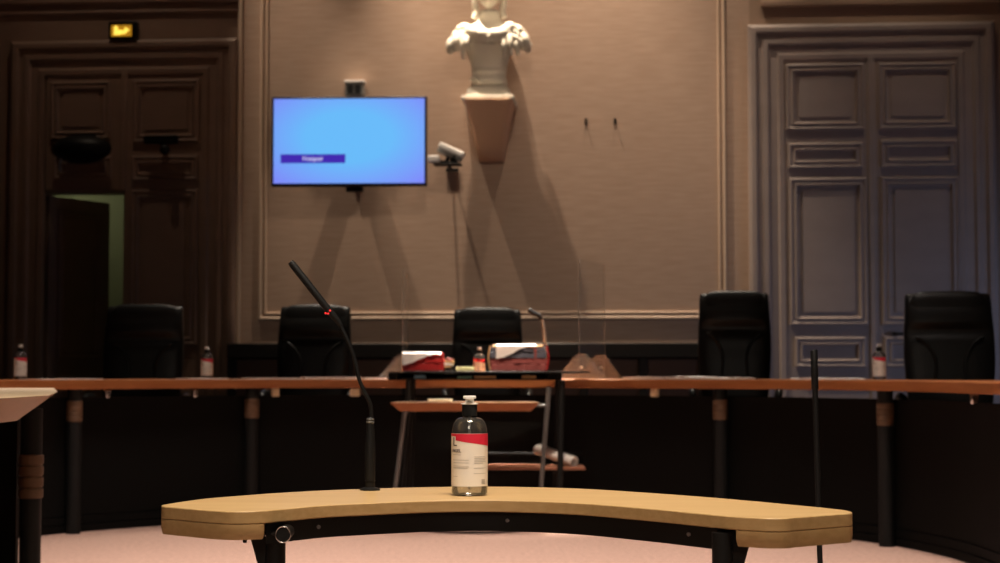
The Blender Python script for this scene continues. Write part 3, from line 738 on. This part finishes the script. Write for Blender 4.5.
# black pole on the right, behind the desk
Yp = 4.4; pp = P(820, 560, Yp); zb_ = 0
st = thing('microphone_stand', 'slim black upright pole behind the right end of the curved desk', 'stand', (P(821, HOR, Yp).x+.005, Yp, 0))
def PL(px, py): p = P(px, py, Yp); return (p.x-st.location.x, 0, p.z)
obj('head', MB().tube([PL(813.8, 350), PL(814, 351), PL(815, 388), PL(815.1, 390)], [.008, .0095, .0095, .007], 16), 'micb', st)
obj('pole', MB().tube([PL(815, 386), PL(820, 560), (0, 0, .02)], .0072, 14), 'micb', st)
obj('base', MB().lathe([(.13, 0), (.13, .008), (.12, .014), (.02, .02), (.012, .05)], n=32), 'micb', st)
# ------------------------------------------------------------------ table at the left edge
zl = .885
lt_ = thing('side_desk', 'light wood desk with a slanting edge, cut off by the left edge of the photo', 'desk', (-2.2, 6.0, 0))
def L2(px, py): p = onz(px, py, zl); return (p.x, p.y)
tip = onz(62.5, 392, zl)
tl = [(-1.46, 5.62), (-1.82, 6.95), (-2.9, 6.95), (-2.9, 3.4), (-1.23, 3.4), (-1.235, 4.2), (-1.25, 4.72)]
bl = [(-1.60, 5.70), (-1.95, 6.85), (-2.8, 6.85), (-2.8, 3.5), (-1.33, 3.5), (-1.335, 4.3), (-1.36, 4.8)]
tt = obj('tabletop', MB().prism(tl, zl-.072, zl, None, bl), 'creamedge', angle=20); childof(tt, lt_)
tt.data.materials.append(M['cream'])
for p_ in tt.data.polygons:
    if p_.normal.z > .9: p_.material_index = 1
for (x_, y_) in ((P(32.5, HOR, 6.45).x, 6.45), (-2.6, 6.45), (-2.6, 4.2)):
    L = childof(obj('leg', MB().tube([(x_, y_, 0), (x_, y_, zl-.073)], .040, 20), 'legm'), lt_)
    pr = []
    for k in range(4):
        z_ = .475+k*.042; pr += [(.041, z_), (.046, z_+.004), (.046, z_+.034), (.041, z_+.038)]
    childof(obj('collar', MB().lathe(pr, (x_, y_, 0), 24), 'collar', label='ribbed brown wooden collar on the leg'), L)
childof(obj('modesty_panel', MB().box(-2.6, P(21, HOR, 6.52).x, 6.48, 6.52, .05, zl-.073), 'black'), lt_)
# ------------------------------------------------------------------ centre: dark stand table with lower shelf
Yt0, Yt1 = 10.48, 10.93
tr = thing('stand_table', 'black-topped metal stand with a low wooden shelf, in front of the bench centre', 'table', (0, 10.1, 0))
xl, xr = P(388, HOR, Yt0).x, P(590, HOR, Yt0).x
ztr = .955
childof(obj('top', MB().box(xl, xr, Yt0, Yt1, ztr-.012, ztr), 'micb', bevel=.003), tr)
childof(obj('lower_tray', MB().box(xl, P(562, HOR, Yt0).x, Yt0+.02, Yt1, .900, .908).box(xl, xl+.06, Yt0+.02, Yt1, .908, ztr-.012).box(P(548, HOR, Yt0).x, P(562, HOR, Yt0).x, Yt0+.02, Yt1, .908, ztr-.012), 'black', bevel=.002), tr)
for px, Y in ((409, Yt0+.06), (562, Yt0+.06), (413, Yt1-.06), (558, Yt1-.06)):
    x = P(px, HOR, Y).x
    childof(obj('leg', MB().tube([(x, Y, .9), (x-.02, Y, .001)], .019 if px != 412 else .015, 14), 'legm' ), tr)
childof(obj('back_board', MB().box(xl+.01, P(548, HOR, Yt0).x, Yt1-.02, Yt1-.005, .909, ztr-.0125), 'black'), tr)
sh_ = childof(obj('shelf', MB().box(P(470, HOR, 10.55).x, P(585, HOR, 10.55).x, 10.56, 10.92, .345, .363), 'shelfwood', bevel=.004), tr)
childof(obj('shelf_rail', MB().tube([(P(470, HOR, 10.9).x, 10.90, .43), (P(585, HOR, 10.9).x, 10.90, .43)], .008, 8).tube([(P(583, HOR, 10.9).x, 10.90, .363), (P(583, HOR, 10.9).x, 10.90, .43)], .006, 8), 'black'), tr)
rl_ = thing('rolled_paper', 'white rolled-up paper lying slanted on the low shelf of the dark stand', 'paper roll', (P(555, HOR, 10.7).x, 10.7, .40))
pA = Vector(P(574, 462, 10.60))-Vector(rl_.location); pB = Vector(P(537, 449, 10.86))-Vector(rl_.location)
ax = (pB-pA).normalized(); sd = ax.cross(Vector((0,0,1))).normalized(); up_ = sd.cross(ax)
spr = []
nsp = 60
for k in range(nsp+1):
    a = k/nsp*2*PI*2.2; r = .020+.016*k/nsp; spr.append((r*math.cos(a), r*math.sin(a)))
for k in range(nsp, -1, -1):
    a = k/nsp*2*PI*2.2; r = .020+.016*k/nsp-.0015; spr.append((r*math.cos(a), r*math.sin(a)))
obj('roll', MB().loft([[p0+sd*x+up_*y for x, y in spr] for p0 in (pA, pB)], True), 'paper', rl_)
# items in the slot and on top
def item(name, lab, cat, px0, px1, Y, z, h, m_, dep=.15, grp=None):
    x0, x1 = P(px0, HOR, Y).x, P(px1, HOR, Y).x
    return tag(obj(name, MB().box(x0, x1, Y, Y+dep, z+.0005, z+h), m_, bevel=min(.003, h/3)), lab, cat, grp)
item('tissue_pack', 'small light blue item under the black top, below the red bundle', 'pack', 414, 425, 10.52, .908, .022, 'blue')
item('card_stack', 'teal card under the black top, below the yellow notes', 'cards', 457, 472, 10.52, .908, .016, 'teal')
item('envelope', 'tan envelope under the black top, below the middle bottle', 'envelope', 474, 496, 10.52, .908, .018, 'foldertan')
item('cardboard_folder', 'tan folder under the black top, below the right bundle', 'folder', 522, 536, 10.52, .908, .02, 'foldertan')
item('note_block', 'pale yellow block of notes between the red bundle and the middle bottle', 'notes', 456, 474, 10.52, ztr, .027, 'note', .1)
# ---- bundles
def bundle(name, lab, px0, px1, ytop, layers, cover, cover_mat, extra=None):
    x0, x1 = P(px0, HOR, 10.54).x, P(px1, HOR, 10.54).x; W_ = x1-x0
    t = thing(name, lab, 'paper bundle', ((x0+x1)/2, 10.68, ztr+.0005))
    z = 0
    rnd = random.Random(px0)
    for k, (h, m_, nm, inl, inr) in enumerate(layers):
        n = 14; r0 = []
        rings = []
        for i in range(n+1):
            u = i/n; x = -W_/2+inl+(W_-inl-inr)*u
            sag = -.008*math.sin(u*PI)*(k > 1) + rnd.uniform(-.002, .002)*(k > 0)
            dpt = .11+rnd.uniform(-.006, .006)
            bz = z+(rnd.uniform(-.001, .001) if k > 0 else 0)
            rings.append([(x, -dpt, bz), (x, dpt, bz), (x, dpt-.005, z+h+sag), (x, -dpt+.004, z+h+sag)])
        obj(nm, MB().loft(rings), m_, t, bevel=.004)
        z += h
    # white sheet over the top and down the front
    ca, cb_, drop = cover
    n = 16; rings = []
    for i in range(n+1):
        u = i/n; x = -W_/2+W_*(ca+(cb_-ca)*u)
        dz = drop*(.55+.45*math.cos(u*PI*1.1))+rnd.uniform(-.003, .003)
        rings.append([(x, .10, z+.003), (x, .0, z+.006), (x, -.105, z+.004), (x, -.118, z-.006), (x, -.121, z-dz), (x, -.119, z-dz), (x, -.116, z-.006), (x, -.104, z+.002), (x, 0, z+.004), (x, .1, z+.001)])
    obj('cover_sheet', MB().loft(rings), cover_mat, t, label='loose white sheet laid over the front')
    return t, W_, z
t, W_, z = bundle('document_bundle', 'red folder bundle under a white sheet on the dark stand, left of the middle bottle', 402, 444, 0,
    [(.05, 'folderred', 'folder', 0, 0), (.03, 'folderred', 'folder', .004, .002), (.035, 'folderred', 'folder', .002, .008)], (0.0, .93, .075), 'paper')
for k in range(4):
    obj('loose_papers', MB().box(W_/2-.004, W_/2+.045+.014*(1-abs(k-1.4)), -.09, .08, .012+.024*k, .032+.024*k, Matrix.Rotation(math.radians(-3+4*k), 4, 'Y')), ['foldertan', 'paper', 'foldertan', 'folderpink'][k], t, bevel=.003, label='crumpled papers sticking out at the right end')
t, W_, z = bundle('document_bundle', 'thick bundle of tan, blue and pink folders under white sheets, right of the middle bottle', 489, 548, 0,
    [(.045, 'folderpink', 'folder', .01, .004), (.035, 'folderpink', 'folder', .006, .002), (.04, 'folderblue', 'folder', .004, .01), (.028, 'folderblue', 'folder', .012, .02), (.016, 'foldertan', 'folder', .02, .03)], (.12, .80, .085), 'paper')
for sgn, mm_ in ((-1, 'foldertan'), (1, 'folderred')):
    w = MB()
    xx = sgn*W_/2
    rings = []
    for i in range(13):
        a = i/12*PI; rings.append([(xx+sgn*(.012*math.sin(a))-sgn*.012+sgn*dx, yy, .006+.152*(i/12)) for dx, yy in ((0, -.124), (.008, -.124), (.008, .11), (0, .11))])
    obj('end_flap', MB().loft(rings), mm_, t, label='curved folder flap closing the end')
obj('strap', MB().box(W_/2-.085, W_/2-.07, -.125, -.115, .002, .15), 'folderpink', t)
# centre gooseneck mic with light stalk
x, y, ph = on_bench(546, .12)
cmn = thing('gooseneck_microphone', 'light grey gooseneck microphone right of the middle chair, rising behind the right bundle', 'microphone', (x, y, ZT+.0005))
def CL(px, py): p = P(px, py, y); return (p.x-x, 0, p.z-ZT)
obj('base', MB().lathe([(.05, 0), (.05, .015), (.045, .02), (.01, .022), (.008, .03)], n=24), 'micb', cmn)
obj('stalk', MB().tube(catmull([(0, 0, .02), CL(546.5, 350), CL(545, 340), CL(543, 325), CL(541, 318)], 6), .0095, 12), 'stalkg', cmn)
obj('capsule', MB().tube(catmull([CL(541.5, 320), CL(539, 315.5), CL(534, 313), CL(528.5, 309.5)], 5), [.012, .013, .013, .014, .014, .015, .015, .015, .015, .015, .016, .016, .015, .015, .014, .01], 12), 'micb', cmn)
# ------------------------------------------------------------------ small light wood table
Yw0, Yw1 = 10.12, 10.46
zw = CAMZ-30.5*Yw0/F*1.0
wt = thing('small_table', 'small wooden table on thin metal legs, in front of the dark stand', 'table', (0, 10.3, 0))
xa, xb = P(390, HOR, Yw0).x, P(540, HOR, Yw0).x
tb = obj('tabletop', MB().prism([(xa, Yw0), (xb, Yw0), (xb-.02, Yw1), (xa+.02, Yw1)], zw-.052, zw, None, [(xa+.055, Yw0+.05), (xb-.055, Yw0+.05), (xb-.07, Yw1-.04), (xa+.07, Yw1-.04)]), 'bench', bevel=.003); childof(tb, wt)
tb.data.materials.append(M['creamedge'])
for p_ in tb.data.polygons:
    if p_.normal.z > .9: p_.material_index = 1
for (xt, yt, dx, dy) in ((xa+.085, Yw0+.08, -.09, .08), (xa+.10, Yw1-.06, -.06, .0)):
    childof(obj('leg', MB().tube([(xt, yt, zw-.052), (xt+dx, yt+dy, .001)], .0145, 14), 'legm' if yt > 10.3 else 'greym'), wt)
xq = P(549, HOR, Yw0+.15).x
childof(obj('leg', MB().tube([(xq, Yw0+.15, zw+.09), (xq-.07, Yw0+.15, .001)], .0145, 14).tube([(xb-.05, Yw0+.15, zw-.02), (xq+.005, Yw0+.15, zw-.02)], .01, 10), 'greym'), wt)
item('folded_cloth', 'small pale item lying on the small wooden table left of centre', 'cloth', 428, 452, 10.25, zw, .018, 'beige', .12)
# cable ring lying on the carpet
cr_c = onz(474, 528.5, 0)
cbm = MB().tube([(cr_c.x+.31*math.cos(a*2*PI/48), 10.28+.22*math.sin(a*2*PI/48), .008) for a in range(46)]+[(cr_c.x+.34, 10.22, .008), (cr_c.x+.5, 10.3, .008)], .0075, 8)
tag(obj('floor_cable', cbm, 'micb'), 'loop of thin black cable on the carpet under the stand', 'cable')
# ------------------------------------------------------------------ acrylic screens on the bench
def acrylic(px, lab, ztop_px, tilt):
    x0, y0, ph = on_bench(px, -.02)
    t = thing('acrylic_screen', lab, 'screen', (x0, y0, ZT+.0005), 0, 'clear dividing screens on the bench')
    Hh = P(px, ztop_px, y0).z-ZT
    x1, y1 = tilt, .58
    Rm = Matrix.Rotation(math.atan2(y1, x1), 4, 'Z'); Ls = math.hypot(x1, y1)
    obj('sheet', MB().box(0.004, Ls-.004, -.0025, .0025, .002, Hh, Rm), 'acrylic', t)
    obj('sheet_edge', MB().box(0, .004, -.004, .004, .002, Hh, Rm), 'acryedge', t)
    obj('sheet_edge', MB().box(Ls-.004, Ls, -.003, .003, .002, Hh, Rm), 'acryedge', t)
    for q, w in ((.05, .17), (Ls-.10, .15)):
        g = MB().add([(q, -w, 0), (q, w, 0), (q, .035, .16), (q, -.035, .16), (q+.006, -w, 0), (q+.006, w, 0), (q+.006, .035, .16), (q+.006, -.035, .16)], [(0,1,2,3),(7,6,5,4),(0,4,5,1),(1,5,6,2),(2,6,7,3),(3,7,4,0)], Rm)
        ft = obj('foot', g, 'gusset', t)
        obj('foot_bolt', MB().tube([(q-.006, 0, .075), (q+.01, 0, .075)], .008, 12, Rm), 'white', ft)
    return t
acrylic(579.5, 'clear upright screen on triangular feet, right of the thick bundle', 259, .20)
acrylic(402.5, 'clear upright screen standing behind the red bundle, left of the middle chair', 268, .0)
# ------------------------------------------------------------------ lights
def spot(px, py, out, tgt, power, ang, blend=.5, size=.06, col=(1, .78, .58)):
    l = bpy.data.lights.new('ceiling_or_added_spot', 'SPOT'); l.energy = power; l.spot_size = math.radians(ang); l.spot_blend = blend; l.shadow_soft_size = size; l.color = col
    o = bpy.data.objects.new('ceiling_or_added_spot', l); COL.objects.link(o)
    u, z = W(px, py, 0); p = WM @ Vector((u, -out, z)); o.location = p
    d = Vector(tgt)-p; o.rotation_euler = d.to_track_quat('-Z', 'Y').to_euler(); return o
def wp(px, py): u, z = W(px, py); return WM @ Vector((u, 0, z))
spot(420, -480, .95, wp(585, 190), 2500, 37, .8)      # main wash, over the bust
spot(200, -400, .85, wp(350, 260), 1250, 20, .9)      # two narrow spots crossing over the television
spot(520, -400, .85, wp(322, 260), 1050, 17, .9)
spot(300, -400, .88, wp(462, 230), 1150, 17, .9)      # and one over its camera
ft_ = spot(500, 0, 7.0, (0, 10.6, 1.0), 1300, 12, .8, .15); ft_.location = (0, 8.0, 6.5); ft_.rotation_euler = (Vector((0, 10.6, 1.02))-ft_.location).to_track_quat('-Z', 'Y').to_euler()  # extra spot added to brighten the fronts of the paper bundles
spot(640, -400, .9, wp(660, 190), 1100, 42, .9)
spot(130, -300, 1.3, wp(120, 190), 95, 56, 1)        # dim spots added over the doors to bring out their mouldings
spot(860, -300, 1.4, wp(870, 190), 145, 52, 1)
spot(430, -480, .85, wall_world(489, 38, .42), 4800, 8.5, .5)    # narrow spot added to whiten the drapery of the bust
def area(loc, tgt, sx_, sy_, power, col, spread=180):
    l = bpy.data.lights.new('ceiling_or_added_lamp', 'AREA'); l.shape = 'RECTANGLE'; l.size = sx_; l.size_y = sy_; l.energy = power; l.color = col; l.spread = math.radians(spread)
    o = bpy.data.objects.new('ceiling_or_added_lamp', l); COL.objects.link(o); o.location = loc
    o.rotation_euler = (Vector(tgt)-Vector(loc)).to_track_quat('-Z', 'Y').to_euler(); return o
fl = spot(500, 100, 8.0, wp(500, 150), 400, 33, .7, .5); fl.location = (0, 7.5, 7.8)
d_ = wp(500, 140)-fl.location; fl.rotation_euler = d_.to_track_quat('-Z', 'Y').to_euler()
area((-1.5, 8.0, 6.2), (-1.5, 8.2, 0), 1.4, 1.4, 62, (1, .84, .74), 60)
area((1.5, 7.8, 6.2), (1.5, 8.0, 0), 1.4, 1.4, 52, (1, .84, .74), 60)       # lamps over the pit
area((.0, 11.6, 6.5), (.0, 11.0, .9), .5, .4, 40, (1, .88, .76), 18)
area((.3, 2.2, 5.5), (0, 3.4, .7), 1.8, 1.5, 74, (1, .84, .66), 70)
area((0, 13.0, 7.5), (0, 12.2, 0), 4.5, .6, 60, (1, .86, .7), 50)        # downlight added for highlights along the chair tops
area((-.5, -2.5, 4.0), (0, 3.4, .7), 1.5, 1.5, 9, (1, .85, .7), 60)       # soft light from behind the viewpoint
area((6.6, 12.5, 1.2), (3.5, 15.7, .9), 1.2, 1.2, 7, (.5, .62, 1), 90)    # cool light added low on the right to tint the grey doors
l = bpy.data.lights.new('corridor_lamp', 'POINT'); l.energy = 4.5; l.color = (1, 1, .72); l.shadow_soft_size = .1
o = bpy.data.objects.new('corridor_lamp', l); COL.objects.link(o); o.location = WM @ Vector((ou0-.4, 1.2, 2.9))
w = bpy.data.worlds.new('world'); SC.world = w; w.use_nodes = True
w.node_tree.nodes['Background'].inputs[0].default_value = (.5, .42, .35, 1); w.node_tree.nodes['Background'].inputs[1].default_value = .05
vs = SC.view_settings; vs.view_transform = 'Standard'; vs.look = 'None'; vs.gamma = 1; vs.exposure = 0; vs.use_curve_mapping = False
